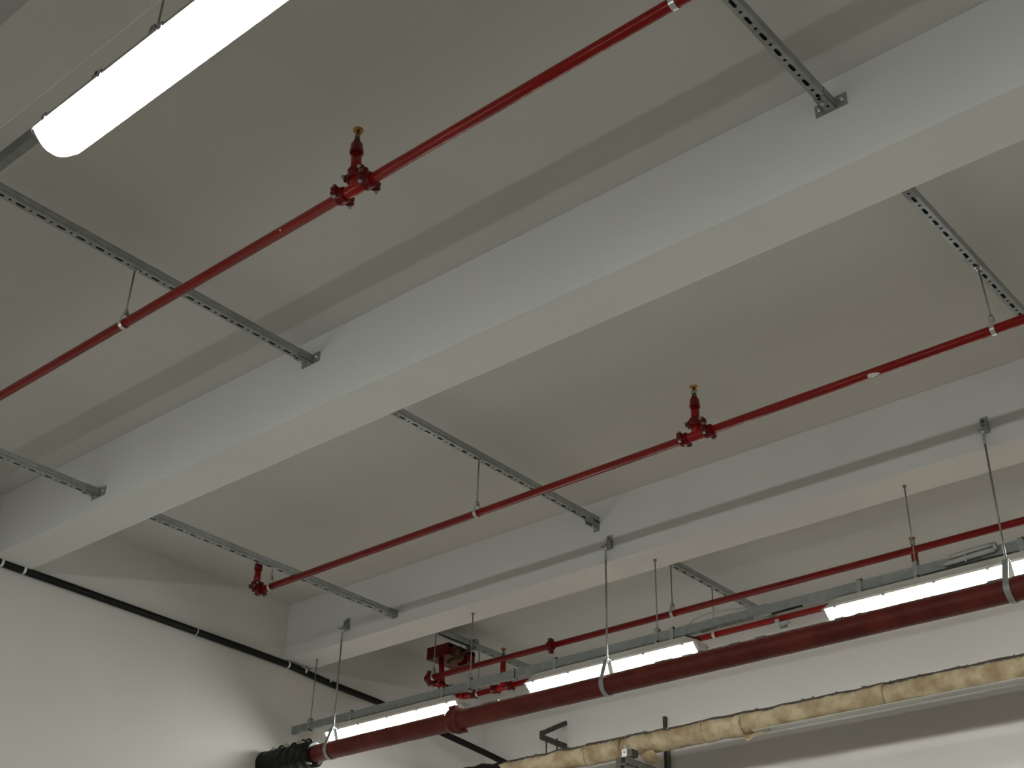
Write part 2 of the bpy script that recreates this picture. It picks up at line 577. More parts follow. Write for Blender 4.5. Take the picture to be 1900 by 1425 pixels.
        mb.box((xc-.0225, b-.07, zb-.004), (xc+.0225, b-.003, zb+.043))
        mb.box((xc-.026, b-.004, zb-.008), (xc+.028, b, zb+.046))
        e = mb.build('end_bracket', M['galvd'], t)
        MB().lathe((xc-.004, b-.055, zb-.004), (0, 0, -1), [(0, .006), (.014, .006)], 6).build('bolt', M['zinc'], e)
        MB().lathe((xc+.004, b-.022, zb-.004), (0, 0, -1), [(0, .0055), (.001, .0055)], 10).build('bolt_hole', M['black'], e)
    elif end == 'plain':
        mb = MB().box((xc-.03, b-.004, zb-.01), (xc+.03, b, zb+.05))
        mb.build('end_bracket', M['galvd'], t)
    return t
ZH, ZLO = 1.088, 1.0225
channel(-0.499, 0.467, 1.123, ZH, 0.907, 'slotted channel bolted to the first crossbeam, beyond the first upright sprinkler from the left wall', 'plate')
channel(-1.4205, 0.467, 1.123, ZH, 0.607, 'long slotted channel crossing above the first red pipe near the lit lamp', 'plate')
channel(-1.981, 0.467, 1.123, ZLO, 1.02, 'lower slotted channel beside the left wall, ending on the first crossbeam', 'plate')
channel(-0.499, 1.2085, 1.876, ZH, 1.338, 'slotted channel above the second red pipe near its white paint patch', 'plain')
channel(-1.4285, 1.2085, 1.876, ZH, 1.337, 'slotted channel with a hooked end bracket, above the middle of the second red pipe', 'hook')
channel(-1.980, 1.2085, 1.876, ZLO, 1.272, 'lower slotted channel over the elbow end of the second red pipe', 'box')
channel(-1.4300, 1.958, YB, ZH, 2.15, 'slotted channel behind the back lamp rail, over the gap between two lamps', 'plain')
# left channel of the last bay: an open length spliced to a slotted one
tl = channel(-2.102, 2.262, YB, ZH, 2.30, 'slotted channel spliced above the sprinkler tee in the last bay', 'plain')
ta = channel(-2.102, 1.958, 2.252, ZH, 0, 'channel with its open side down beside the brass valve', None, openx=True)
xs, ys, zs = -2.102*U, 2.257*U, ZH*U+H
mb = MB()
mb.box((xs-.024, ys-.05, zs-.012), (xs-.0208, ys+.05, zs+.052))
mb.box((xs+.0208, ys-.05, zs-.012), (xs+.024, ys+.05, zs+.052))
mb.box((xs-.05, ys-.012, zs-.020), (xs+.05, ys+.012, zs-.004))
mb.box((xs+.024, ys-.02, zs+.03), (xs+.05, ys+.02, zs+.055))
mb.build('splice', M['galv'], tl)

# ------------------------------------------------------------------ sprinkler pipes
RP = 0.0212
AX, AY, AZ = Vector((1,0,0)), Vector((0,1,0)), Vector((0,0,1))
def coupling(parent, c, ax, ear, mat='redf', r=RP, nb=True):
    c = Vector(c); ax = Vector(ax); ear = Vector(ear)
    bd = ax.cross(ear).normalized()
    mb = MB()
    h = .022
    mb.lathe(c - ax*h, ax, [(0, r+.001), (0, r+.009), (.006, r+.012), (.013, r+.0105), (.031, r+.0105), (.038, r+.012), (.044, r+.009), (.044, r+.001)], 18)
    for s in (-1, 1):
        e = c + ear*(s*(r+.018))
        for k in (-1, 1):
            mb.obox(e + bd*(k*.010), ax, ear, bd, .013, .012, .0075)
        mb.obox(c + ear*(s*(r+.006)), ax, ear, bd, .017, .008, .016)
    o = mb.build('coupling', M[mat], parent, 0.002)
    for s in (-1, 1):
        e = c + ear*(s*(r+.021))
        b = MB()
        b.lathe(e - bd*.030, bd, [(0, .0075), (.004, .0085), (.008, .0085), (.008, .005), (.052, .005)], 8)
        b.lathe(e + bd*.018, bd, [(0, .009), (.008, .009)], 6)
        b.build('bolt', M['bolt'], o)
    return o

def sprinkler(parent, c, riser_top=.185, head=True, lean=0.0):
    """upright sprinkler on a grooved tee at c on the pipe."""
    c = Vector(c)
    UP = Vector((lean, 0, 1)).normalized()
    mb = MB()
    mb.lathe(c - AX*.066, AX, [(0, RP+.0008), (.03, RP+.003), (.102, RP+.003), (.132, RP+.0008)], 18)
    mb.lathe(c, UP, [(0, RP+.003), (.052, RP+.0025)], 18)
    mb.build('tee', M['redb'], parent)
    coupling(parent, c - AX*.071, AX, AY)
    coupling(parent, c + AX*.071, AX, AY)
    coupling(parent, c + UP*.070, UP, UP.cross(AY).normalized()*-1)
    mb = MB().lathe(c + UP*.05, UP, [(0, RP), (riser_top-.05, RP)], 18)
    mb.build('riser', M['red'], parent)
    mb = MB().lathe(c + UP*riser_top, UP, [(-.004, RP+.001), (-.004, RP+.0055), (.010, RP+.0055), (.012, RP+.003), (.040, RP+.002), (.050, RP-.004), (.058, RP-.007), (.058, .004)], 18)
    mb.build('reducer', M['redf'], parent)
    if head:
        sprinkler_head(parent, c + UP*(riser_top+.056))

def sprinkler_head(parent, b):
    mb = MB()
    mb.lathe(b, AZ, [(0, .0125), (.012, .0125), (.014, .010), (.020, .010)], 10)
    hd = mb.build('sprinkler_head', M['oldbrass'], parent)
    mb = MB()
    for s in (-1, 1):
        mb.tube([b + Vector((s*.008, 0, .016)), b + Vector((s*.013, 0, .028)), b + Vector((s*.012, 0, .038)), b + Vector((s*.003, 0, .050))], .0025, 6)
    mb.lathe(b + AZ*.018, AZ, [(0, .0035), (.030, .0025)], 8)
    mb.build('frame_arms', M['oldbrass'], hd)
    mb = MB().lathe(b + AZ*.048, AZ, [(0, .005), (.002, .016), (.006, .0205), (.013, .0205), (.015, .018), (.017, .006)], 20)
    mb.build('deflector', M['brass'], hd)

def pipe_tube(parent, a, b, r=RP, mat='red', name='pipe', n=20):
    return MB().cyl(a, b, r, n).build(name, M[mat], parent)

# first pipe
z1 = 0.9955
t1 = thing('sprinkler_pipe', 'red sprinkler pipe passing close below the lit lamp, with one upright sprinkler', 'pipe', P(-2.2, .792, z1), 'red sprinkler branch pipes')
pipe_tube(t1, P(-2.22, .792, z1), P(1.5, .792, z1))
sprinkler(t1, P(-0.9575, .792, z1), .185, lean=-.085)
coupling(t1, P(-2.22, .792, z1), AX, AY)
MB().lathe(P(-1.085, .792, z1) + Vector((0, -.019, -.012)), (0, -.85, -.5), [(0, .004), (.004, .003)], 8).build('paint_drip', M['white'], t1)
# second pipe
z2 = 0.9835
t2 = thing('sprinkler_pipe', 'red sprinkler pipe across the middle bay with a white paint patch on it', 'pipe', P(-2.02, 1.531, z2), 'red sprinkler branch pipes')
pipe_tube(t2, P(-2.024, 1.531, z2 - .002), P(1.5, 1.531, z2 + .003))
sprinkler(t2, P(-0.9705, 1.531, z2 - .0005), .160)
c = P(-2.026, 1.531, z2 - .002)
mb = MB()
pts = [c + Vector((.055, 0, 0)), c + Vector((.03, 0, 0)), c + Vector((.011, 0, .004)), c + Vector((.002, 0, .014)), c + Vector((0, 0, .03)), c + Vector((0, 0, .06))]
mb.tube(pts, RP+.004, 16)
mb.build('elbow', M['redf'], t2)
coupling(t2, c + Vector((.040, 0, 0)), AX, AY)
coupling(t2, c + Vector((0, 0, .045)), AZ, AX)
pipe_tube(t2, c + AZ*.04, c + AZ*.16, name='riser')
MB().lathe(c + AZ*.150, AZ, [(0, RP), (0, RP+.005), (.02, RP+.005), (.04, RP+.003), (.05, RP-.004)], 16).build('reducer', M['redf'], t2)
# white patch of paint on the second pipe
pc = P(-0.671, 1.531, z2)
mb = MB()
vs = []; n = 14
for i in range(n):
    a = 2*math.pi*i/n
    u = .030*math.cos(a)*(1 + .25*math.cos(a)); v = .46*math.sin(a)*(1 - .35*math.cos(a))
    ang = math.radians(-118) + v*1.15
    vs.append(pc + Vector((u, (RP+.0012)*math.cos(ang), (RP+.0012)*math.sin(ang))))
vs.append(pc + Vector((0, (RP+.0014)*math.cos(math.radians(-118)), (RP+.0014)*math.sin(math.radians(-118)))))
mb.add(vs, [(i, (i+1) % n, n) for i in range(n)], True)
mb.build('paint_patch', M['white'], t2)

# third pipe: two runs joined by a return bend at the left end
z3 = 0.981
ya, yb = 2.13, 2.285
t3 = thing('sprinkler_pipe', 'pair of red sprinkler pipes joined by a return bend beside the brass valve', 'pipe', P(-2.1, 2.2, z3), 'red sprinkler branch pipes')
pipe_tube(t3, P(-2.12, ya, z3), P(1.5, ya, z3))
pipe_tube(t3, P(-2.12, yb, z3), P(1.5, yb, z3))
ca = P(-2.128, ya, z3); cb = P(-2.150, yb, z3 + .002)
mb = MB()
mb.tube([ca + Vector((.055, 0, 0)), ca + Vector((.03, 0, 0)), ca + Vector((.008, .006, 0)), ca + Vector((0, .025, 0)), ca + Vector((-.01, .09, 0))], RP+.005, 16)
mb.build('elbow', M['redf'], t3)
mb = MB()
mb.tube([ca + Vector((-.01, .085, 0)), P(-2.136, 2.21, z3), cb + Vector((-.002, -.06, 0))], RP, 16)
mb.build('pipe', M['red'], t3)
mb = MB()
mb.tube([cb + Vector((0, -.07, 0)), cb + Vector((.002, -.02, 0)), cb + Vector((.012, -.006, 0)), cb + Vector((.04, 0, 0)), cb + Vector((.085, 0, 0))], RP+.006, 16)
mb.build('elbow', M['redb'], t3)
coupling(t3, ca + Vector((.036, 0, 0)), AX, AZ)
coupling(t3, ca + Vector((-.006, .085, 0)), AY, AX)
coupling(t3, P(-2.140, 2.215, z3), AY, AX)
coupling(t3, cb + Vector((.095, 0, 0)), AX, AY)
coupling(t3, P(-1.751, ya, z3), AX, AZ)
def tee_up(c, top, head_z):
    c = Vector(c)
    mb = MB()
    mb.lathe(c - AX*.066, AX, [(0, RP+.0008), (.03, RP+.003), (.102, RP+.003), (.132, RP+.0008)], 18)
    mb.lathe(c, AZ, [(0, RP+.003), (.052, RP+.0025)], 18)
    mb.build('tee', M['redb'], t3)
    coupling(t3, c - AX*.071, AX, AY)
    coupling(t3, c + AX*.071, AX, AY)
    coupling(t3, c + AZ*.070, AZ, AX)
    pipe_tube(t3, c + AZ*.05, c + AZ*top, name='riser')
    MB().lathe(c + AZ*top, AZ, [(-.03, RP+.001), (-.03, RP+.004), (.0, RP+.004), (.012, RP-.006), (.012, .004)], 16).build('reducer', M['redf'], t3)
    sprinkler_head(t3, c + AZ*(top+.01))
tee_up(P(-2.025, yb, z3), .232, 0)
tee_up(P(-0.968, yb, z3), .232, 0)
# riser to the valve box
rz = P(-2.142, 2.2, z3)
pipe_tube(t3, rz, P(-2.150, 2.2, 1.055), name='riser')
MB().lathe(rz + Vector((0, 0, -.03)), AZ, [(0, .012), (.01, RP+.007), (.05, RP+.007), (.07, RP+.001)], 16).build('tee', M['redf'], t3)
# grey clamp lump left on the lower run
cl = P(-1.276, yb, z3)
mb = MB()
mb.ribbon([cl + Vector((0, (RP+.001)*math.cos(a), (RP+.001)*math.sin(a))) for a in [math.radians(200+10*i) for i in range(15)]], .03, AX, -.003)
mb.lathe(cl + Vector((0, -.004, -RP)), (0, 0, -1), [(0, .020), (.012, .026), (.02, .018), (.028, .01)], 10)
mb.box(cl + Vector((.01, -.01, -.045)), cl + Vector((.075, .01, -.028)))
mb.build('pipe_clip', M['plug'], t3, 0.003)

# valve with its red box under the left channel of the last bay
vb = P(-2.165, 2.245, 1.066)
tv = thing('test_valve', 'weathered brass valve with a red metal box under the open channel', 'valve', P(-2.15, 2.24, 1.05))
mb = MB()
x0, x1 = -2.190*U, -2.118*U
y0, y1 = 2.190*U, 2.285*U
zt, zb = 1.0862*U+H, 1.0565*U+H
th = .004
mb.box((x0, y0, zb), (x1, y0+th, zt)); mb.box((x0, y1-th, zb), (x1, y1, zt))
mb.box((x0, y0, zb), (x0+th, y1, zt)); mb.box((x1-th, y0, zb), (x1, y1, zt-.03))
mb.box((x0, y0, zt-th), (x1, y1, zt))
mb.box((x0, y0, zb), (x1, y1, zb+th))
mb.build('box', M['redf'], tv, 0.002)
mb = MB()
mb.box((x1-.01, y0+.12, zb-.062), (x1+.085, y0+.126, zb+.014))
mb.build('side_plate', M['redf'], tv, 0.002)
vc = P(-2.098, 2.200, 1.046)
mb = MB()
mb.lathe(vc + Vector((-.09, 0, -.015)), AX, [(0, .016), (.03, .016), (.035, .024), (.055, .024), (.06, .017), (.09, .019), (.10, .027), (.12, .027), (.125, .015), (.15, .015)], 12)
mb.lathe(vc + Vector((0, 0, -.03)), AZ, [(0, .012), (.01, .024), (.045, .026), (.06, .017), (.075, .017), (.085, .022), (.10, .014)], 12)
mb.build('valve_body', M['oldbrass'], tv)
mb = MB()
mb.lathe(vc + Vector((0, 0, .062)), AZ, [(0, .008), (.012, .008)], 8)
mb.tube([vc + Vector((.036*math.cos(a), .036*math.sin(a), .074)) for a in [i*math.pi/6 for i in range(13)]], .006, 6)
mb.bar(vc + Vector((-.036, 0, .072)), vc + Vector((.036, 0, .072)), .009, .005)
mb.bar(vc + Vector((0, -.036, .072)), vc + Vector((0, .036, .072)), .009, .005)
mb.build('handwheel', M['darksteel'], tv)
mb = MB()
mb.bar(vc + Vector((.05, 0, .02)), vc + Vector((.12, .03, .055)), .03, .008)
mb.build('lever', M['darksteel'], tv)

# ------------------------------------------------------------------ pipe hangers (teardrop rings on rods)
def ring_pts(c, r, apex):
    pts = []
    c = Vector(c)
    a0 = math.acos(min(.999, r/apex))
    for i in range(21):
        a = math.pi/2 + a0 + (2*math.pi - 2*a0)*i/20
        pts.append(c + Vector((0, r*math.cos(a), r*math.sin(a))))
    top = [c + Vector((0, .007, apex)), c + Vector((0, -.007, apex))]
    return top[1:] + pts + top[:1] if False else [c + Vector((0, -.006, apex))] + pts + [c + Vector((0, .006, apex))]
def hanger(x, y, zp, ztop, label, lean=0.0, nut_at=None):
    t = thing('pipe_hanger', label, 'hanger', P(x, y, ztop), 'ring hangers of the sprinkler pipes')
    c = P(x, y, zp)
    apex = RP + .040
    mb = MB().ribbon(ring_pts(c, RP+.0015, apex), .020, AX, -.0022)
    ring = mb.build('ring', M['zinc'], t)
    top = P(x, y, ztop) + Vector((lean, 0, 0))
    rb = c + AZ*(apex-.004)
    MB().cyl(rb, top + AZ*.012, .0042, 8).build('rod', M['steel'], t)
    mb = MB().cyl(c + AZ*(apex+.001), c + AZ*(apex+.010), .010, 6)
    mb.cyl(c + AZ*(apex-.013), c + AZ*(apex-.004), .009, 6)
    mb.box(c + Vector((-.010, -.007, apex-.003)), c + Vector((.010, .007, apex)))
    mb.build('nut', M['steel'], ring)
    mb = MB().cyl(top - AZ*.010, top - AZ*.003, .010, 6)
    mb.box(top + Vector((-.014, -.018, -.003)), top + Vector((.014, .018, -.0004)))
    mb.build('washer_plate', M['zinc'], t)
hanger(-1.4235, .792, z1, ZH, 'ring hanger on the first red pipe below the long slotted channel')
hanger(-0.5005, .792, z1, ZH, 'ring hanger on the first red pipe, beyond its sprinkler from the left wall')
hanger(-1.981, .792, z1, ZLO, 'ring hanger on the first red pipe beside the left wall')
hanger(-1.4285, 1.531, z2 - .00115, ZH, 'ring hanger in the middle of the second red pipe')
hanger(-0.4935, 1.531, z2 + .00017, ZH, 'ring hanger on the second red pipe near the white paint patch', -.015)
hanger(-1.9795, 1.531, z2 - .00194, ZLO, 'short ring hanger next to the elbow end of the second red pipe')
hanger(-2.104, ya, z3, ZH, 'ring hanger at the return bend below the brass valve')
hanger(-1.430, ya, z3, ZH, 'ring hanger on the front pipe of the joined pair, mid span')
hanger(-2.104, yb, z3, ZH, 'ring hanger on the rear pipe of the joined pair, beside the sprinkler tee')
hanger(-1.430, yb, z3, ZH, 'ring hanger on the rear pipe of the joined pair between two lamps')

# ------------------------------------------------------------------ main red-brown pipe
ym, zm, rm = 1.862, 0.7555, 0.0187*U
tm = thing('main_pipe', 'thick dusty red-brown pipe hung in front of the lamps, black wrap at its end', 'pipe', P(-2.3, ym, zm))
def bumpy_pipe(x0, x1, yc, zc_, r, nx, nr, amp, sc_, seed):
    mb = MB()
    vs = []
    for i in range(nx+1):
        x = x0 + (x1-x0)*i/nx
        for k in range(nr):
            a = 2*math.pi*k/nr
            p = Vector((x, math.cos(a)*r, math.sin(a)*r))
            rr = r + amp*noise.noise(Vector((x*sc_, p.y*sc_*1.4 + seed, p.z*sc_*1.4)))
            vs.append((x, yc + rr*math.cos(a), zc_ + rr*math.sin(a)))
    fs = []
    for i in range(nx):
        for k in range(nr):
            j = (k+1) % nr
            fs.append((i*nr+k, (i+1)*nr+k, (i+1)*nr+j, i*nr+j))
    mb.add(vs, fs, True)
    b = len(mb.v) - len(vs)
    mb.f.append(tuple(b+k for k in range(nr))); mb.s.append(False)
    mb.f.append(tuple(b+nx*nr+k for k in reversed(range(nr)))); mb.s.append(False)
    return mb
bumpy_pipe(-2.345*U, -1.768*U, ym*U, zm*U+H, rm, 60, 36, .0012, 9, 0).build('pipe', M['oldred'], tm)
bumpy_pipe(-1.768*U, 1.6*U, ym*U, zm*U+H, rm, 240, 36, .0012, 9, 3).build('pipe', M['oldred'], tm)
cc = P(-1.768, ym, zm)
mb = MB().lathe(cc - AX*.045, AX, [(0, rm+.001), (.002, rm+.012), (.012, rm+.017), (.040, rm+.017), (.046, rm+.011), (.056, rm+.011), (.062, rm+.016), (.082, rm+.014), (.090, rm+.001)], 36)
co = mb.build('collar', M['oldred'], tm)
mb = MB()
mb.obox(cc + Vector((.0, -.035, rm+.012)), AX, AY, AZ, .03, .016, .012)
mb.obox(cc + Vector((.03, .02, -rm-.012)), AX, AY, AZ, .04, .014, .008)
mb.build('collar_lug', M['oldred'], co, 0.004)
# flakes on the crown of the pipe
rng = random.Random(4)
mb = MB()
for i in range(46):
    x = rng.uniform(-1.74, -0.2)*U
    a = math.radians(rng.uniform(62, 118))
    p = Vector((x, ym*U + rm*math.cos(a), zm*U + H + rm*math.sin(a)))
    nrm = Vector((0, math.cos(a), math.sin(a)))
    l = rng.uniform(.008, .04)
    mb.obox(p + nrm*.001, AX, nrm.cross(AX), nrm, l, rng.uniform(.004, .009), rng.uniform(.0015, .004))
fl = mb.build('loose_flakes', M['dirt'], tm)
fl['kind'] = 'stuff'
# black wrap on the left end
mb = MB()
vs = []
nx, nr = 90, 32
x0, x1 = -2.345*U, -2.181*U
for i in range(nx+1):
    f = i/nx
    x = x0 + (x1-x0)*f
    for k in range(nr):
        a = 2*math.pi*k/nr
        r = .0272*U - .003*f
        turn = (x - x0)/.075 + a/(2*math.pi)
        g = turn - math.floor(turn)
        r += .010*math.sin(math.pi*g)**.6 + .006*noise.noise(Vector((x*14, math.cos(a)*2.2, math.sin(a)*2.2)))
        if f > .97: r *= .82
        vs.append((x, ym*U + r*math.cos(a), zm*U + H + r*math.sin(a)))
fs = []
for i in range(nx):
    for k in range(nr):
        j = (k+1) % nr
        fs.append((i*nr+k, (i+1)*nr+k, (i+1)*nr+j, i*nr+j))
mb.add(vs, fs, True)
mb.f.append(tuple(nx*nr+k for k in reversed(range(nr)))); mb.s.append(False)
wr = mb.build('end_wrap', M['wrap'], tm, label='black spiral wrap over the pipe end')
for (dx, zz, tilt) in ((-.045, .100, .5), (-.105, .104, .2), (-.19, .098, .3), (-.32, .100, -.3), (-.40, .09, .4)):
    b = Vector((x1 + dx, ym*U - .028, zm*U + H + zz))
    mb = MB()
    mb.tube([b + Vector((.034*math.cos(a), -.012*math.sin(a), .020*math.sin(a) - .024)) for a in [math.pi*i/8 for i in range(9)]], .0065, 6)
    mb.build('strap_loop', M['wrap'], wr)
for (dx, zz) in ((-.125, .098), (-.39, .090), (-.26, .098)):
    b = Vector((x1 + dx, ym*U - .045, zm*U + H + zz - .01))
    q = Matrix.Rotation(.35, 3, 'Y')
    mb = MB().obox(b, q @ AX, AY, q @ AZ, .027, .003, .015)
    mb.build('buckle', M['plug'], wr, 0.002)
mb = MB().lathe(Vector((x1-.01, ym*U-.06, zm*U+H-.07)), (1, 0, -.3), [(0, .008), (.05, .007)], 8)
mb.build('buckle', M['zinc'], wr)

def main_hanger(x, label):
    t = thing('pipe_hanger', label, 'hanger', P(x, 1.876, 1.05), 'strap hangers of the thick pipe')
    yf = 1.876*U
    c = P(x, ym, zm)
    xb = c.x
    zt, zb = 1.0545*U+H, 1.0265*U+H
    mb = MB()
    mb.box((xb-.021, yf-.004, zb), (xb+.021, yf, zt))
    mb.box((xb-.021, c.y-.022, zb-.004), (xb+.021, yf, zb))
    mb.box((xb+.017, c.y-.012, zb), (xb+.021, yf, zb+.05))
    br = mb.build('wall_bracket', M['galvd'], t)
    MB().lathe((xb-.004, yf-.004, zt-.022), (0, -1, 0), [(0, .008), (.006, .008)], 6).build('bolt', M['darksteel'], br)
    MB().lathe((xb-.004, yf-.004, zb+.030), (0, -1, 0), [(0, .008), (.006, .008)], 6).build('bolt', M['darksteel'], br)
    mb = MB().cyl((c.x, c.y, zb-.03), (c.x, c.y, zb+.018), .008, 6)
    mb.lathe((c.x, c.y, zb-.004), (0, 0, -1), [(0, .012), (.010, .012)], 6)
    mb.build('nut', M['zinc'], br)
    apex = .0475*U
    MB().cyl((c.x, c.y, c.z+apex-.004), (c.x, c.y, zb), .0055, 8).build('rod', M['steel'], t)
    MB().cyl((c.x, c.y, zb-.085), (c.x, c.y, zb-.02), .0075, 8).build('rod_sleeve', M['plug'], t)
    rr = rm + .003
    a0 = math.acos(rr/apex)
    pts = [c + Vector((0, -.012, apex))]
    for i in range(27):
        a = math.pi/2 + a0 + (2*math.pi - 2*a0)*i/26
        pts.append(c + Vector((0, rr*math.cos(a), rr*math.sin(a))))
    pts.append(c + Vector((0, .012, apex)))
    st = MB().ribbon(pts, .030, AX, -.003).build('strap', M['galv'], t)
    mb = MB().box(c + Vector((-.015, -.013, apex-.004)), c + Vector((.015, .013, apex)))
    mb.cyl(c + AZ*(apex), c + AZ*(apex+.012), .011, 6)
    mb.cyl(c + AZ*(apex-.016), c + AZ*(apex-.004), .011, 6)
    mb.build('nut', M['zinc'], st)
main_hanger(-2.131, 'strap hanger on the thick pipe next to the black wrap')
main_hanger(-1.397, 'strap hanger crossing the middle lamp on the back rail')
main_hanger(-0.6475, 'strap hanger crossing the lamp below the cable plug')
main_hanger(0.10, 'strap hanger on the thick pipe further along the back wall')

# ------------------------------------------------------------------ cables on the back rail
yr = ROW2*U - .0128
def px(x, z, dy=0.0):
    return Vector((x*U, yr + dy, z*U + H))
tc = thing('cable_plug', 'pale grey cable plug tied to the back rail above a lamp', 'cable plug', px(-.742, .838))
mb = MB()
mb.tube([px(-.762, .8415, -.018), px(-.735, .8425, -.018), px(-.678, .8455, -.018)], .014, 12)
mb.build('plug_body', M['plug'], tc)
mb = MB()
mb.tube([px(-.752, .8505, -.018), px(-.720, .8525, -.018), px(-.678, .8540, -.018)], .012, 12)
mb.build('plug_body', M['plug'], tc)
mb = MB().lathe(px(-.678, .850, -.021), AX, [(0, .019), (.012, .019)], 12)
mb.build('plug_collar', M['latch'], tc)
mb = MB()
mb.tube([px(-.80, .8335, -.012), px(-.76, .8340, -.010), px(-.735, .8345, -.008), px(-.70, .8350, -.008), px(-.655, .8340, -.008)], .0045, 8)
mb.build('cable', M['darksteel'], tc)

def cable(name, pts, r, mat, label, cat='cable', group=None):
    t = MB().tube(pts, r, 8)
    c = Vector(pts[0])
    t.v = [tuple(Vector(q) - c) for q in t.v]
    o = t.build(name, M[mat])
    o.location = c
    return tag(o, label, cat, group)
cable('cable', [px(-1.252, .8555, .012), px(-1.24, .862, .01), px(-1.21, .866, .01), px(-1.17, .8635, .012), px(-1.12, .8565, .012), px(-1.09, .8555, .012)], .004, 'latch', 'thin cable arched over the back rail between two lamps')
cable('cable', [px(-1.262, .8345, .010), px(-1.250, .8300, .008), px(-1.236, .8255, .006), px(-1.228, .820, .010)], .0045, 'black', 'short black cable dropping from the back rail to the middle lamp end')
MB().tube([px(-1.224, .8335, -.004), px(-1.19, .8340, -.006), px(-1.15, .8345, -.006), px(-1.118, .8350, -.004)], .009, 8).build('cable', M['dirt'], back_rail)
MB().tube([px(-1.08, .8335, -.002), px(-1.05, .8340, -.004), px(-1.02, .8345, -.002)], .006, 8).build('cable', M['black'], back_rail)
for i, x in enumerate((-2.158, -1.665, -1.258, -1.168, -1.62, -.724, -.664)):
    fy = -.050 if i == 5 else -.0155
    mb = MB().ribbon([Vector((0, fy, -.002)), Vector((0, fy, .058)), Vector((0, .0155, .058)), Vector((0, .0155, -.002))], .006, AX, .0016, True)
    o = mb.build('cable_tie', M['latch' if i != 1 else 'black'])
    o.location = Vector((x*U, ROW2*U, 0.8355*U + H))
    tag(o, ['grey cable tie at the wall end of the back rail', 'black cable tie on the back rail near the middle lamp', 'grey cable tie at the foot of the arched cable', 'grey cable tie in the gap between two lamps', 'grey cable tie above the middle lamp end nearest the left wall', 'pale cable tie around the cable plug', 'pale cable tie beside the cable plug collar'][i], 'cable tie', 'cable ties around the back rail')

# ------------------------------------------------------------------ black conduit along the left wall
XC = -2.345 + .0095
cpts = [(XC, .47, .999), (XC, 1.144, .9955), (XC, 1.30, .9955), (XC, 1.45, .9945), (XC, 1.60, .9935), (XC, 1.75, .9925), (XC, 1.885, .9905), (XC, 2.016, .981), (-2.310, 2.15, .965), (-2.271, 2.33, .928), (-2.233, 2.46, .898), (-2.212, 2.52, .881), (-2.201, 2.56, .871)]
tb = thing('black_conduit', 'black conduit pipe running along the left wall below the beams', 'conduit', P(XC, 1.1, .99))
MB().tube([P(*q) for q in cpts], .0245, 14).build('conduit', M['black'], tb)
for (y, z) in ((1.147, .9955), (1.196, .996), (1.884, .9905), (1.935, .988), (2.012, .984), (1.62, .9935)):
    c = P(XC, y, z)
    mb = MB()
    mb.ribbon([c + Vector((.026*math.cos(a), 0, .026*math.sin(a))) for a in [math.radians(-95+19*i) for i in range(11)]], .016 if y != 1.62 else .006, AY, -.0022)
    if y not in (2.012, 1.62):
        mb.box(c + Vector((-.029, -.012, .024)), c + Vector((.012, .012, .044)))
    mb.build('saddle', M['white'], tb)
    if y not in (2.012, 1.62):
        MB().lathe(c + Vector((.012, 0, .034)), (1, 0, .2), [(0, .009), (.006, .006)], 8).build('saddle_screw', M['darksteel'], tb)

# ------------------------------------------------------------------ tan insulated pipe along the back wall
yt, zt_ = 2.375, 0.8125
rt = 0.0236*U
ti = thing('insulated_pipe', 'stained tan insulated pipe along the back wall with torn wrapping', 'pipe', P(-2.3, yt, zt_))
cuts = [-2.10, -1.836, -1.735, -1.520, -1.4225, -1.10, -0.765, -0.3, 0.4, 1.4]
for i in range(len(cuts)-1):
    a, b = cuts[i]*U + .002, cuts[i+1]*U - .002
    r = rt + (.003 if i % 2 else -.001)
    nx = max(14, int((b-a)/.022))
    mb = bumpy_pipe(a, b, yt*U, zt_*U + H, r, nx, 32, .011 if i < 4 else .008, 7, i*3.1)
    mb.build('insulation_section', M['tan'], ti)
MB().cyl(P(-2.12, yt, zt_), P(1.4, yt, zt_), rt*.86, 16).build('inner_pipe', M['darksteel'], ti)
mb = bumpy_pipe(-2.345*U, -2.085*U, yt*U, zt_*U + H - .006, rt*1.12, 36, 24, .022, 11, 8)
mb.build('end_wrap', M['wrap'], ti, label='black wrap over the pipe end')
# bare grey underside where the wrapping ends
mb = MB()
vs = []
na = 12
for x in (-1.40*U, 1.4*U):
    for k in range(na+1):
        a = math.radians(237 + 90*k/na)
        vs.append(Vector((x, yt*U + (rt+.0075)*math.cos(a), zt_*U + H + (rt+.0075)*math.sin(a))))
mb.add(vs, [(k, k+1, na+2+k, na+1+k) for k in range(na)], True)
ou = mb.build('bare_underside', M['under'], ti)
sm = ou.modifiers.new('solid', 'SOLIDIFY'); sm.thickness = .003
# torn flap of wrapping below the pipe
fp = P(-1.398, yt, zt_)
mb = MB()
vs = []
for i in range(7):
    for k in range(4):
        u = i/6; v = k/3
        a = math.radians(-100 - 25*v)
        rr = rt + .004 + .012*v + .007*noise.noise(Vector((u*4, v*3, 1)))
        drop = (.046 + .020*math.sin(u*7))*v if 0 < i < 6 else .012*v
        vs.append(fp + Vector((-.075 + .19*u, rr*math.cos(a) - .01*v, rr*math.sin(a) - drop)))
fs = [(i*4+k, (i+1)*4+k, (i+1)*4+k+1, i*4+k+1) for i in range(6) for k in range(3)]
mb.add(vs, fs, True)
o = mb.build('torn_flap', M['paper'], ti)
sm = o.modifiers.new('solid', 'SOLIDIFY'); sm.thickness = .002
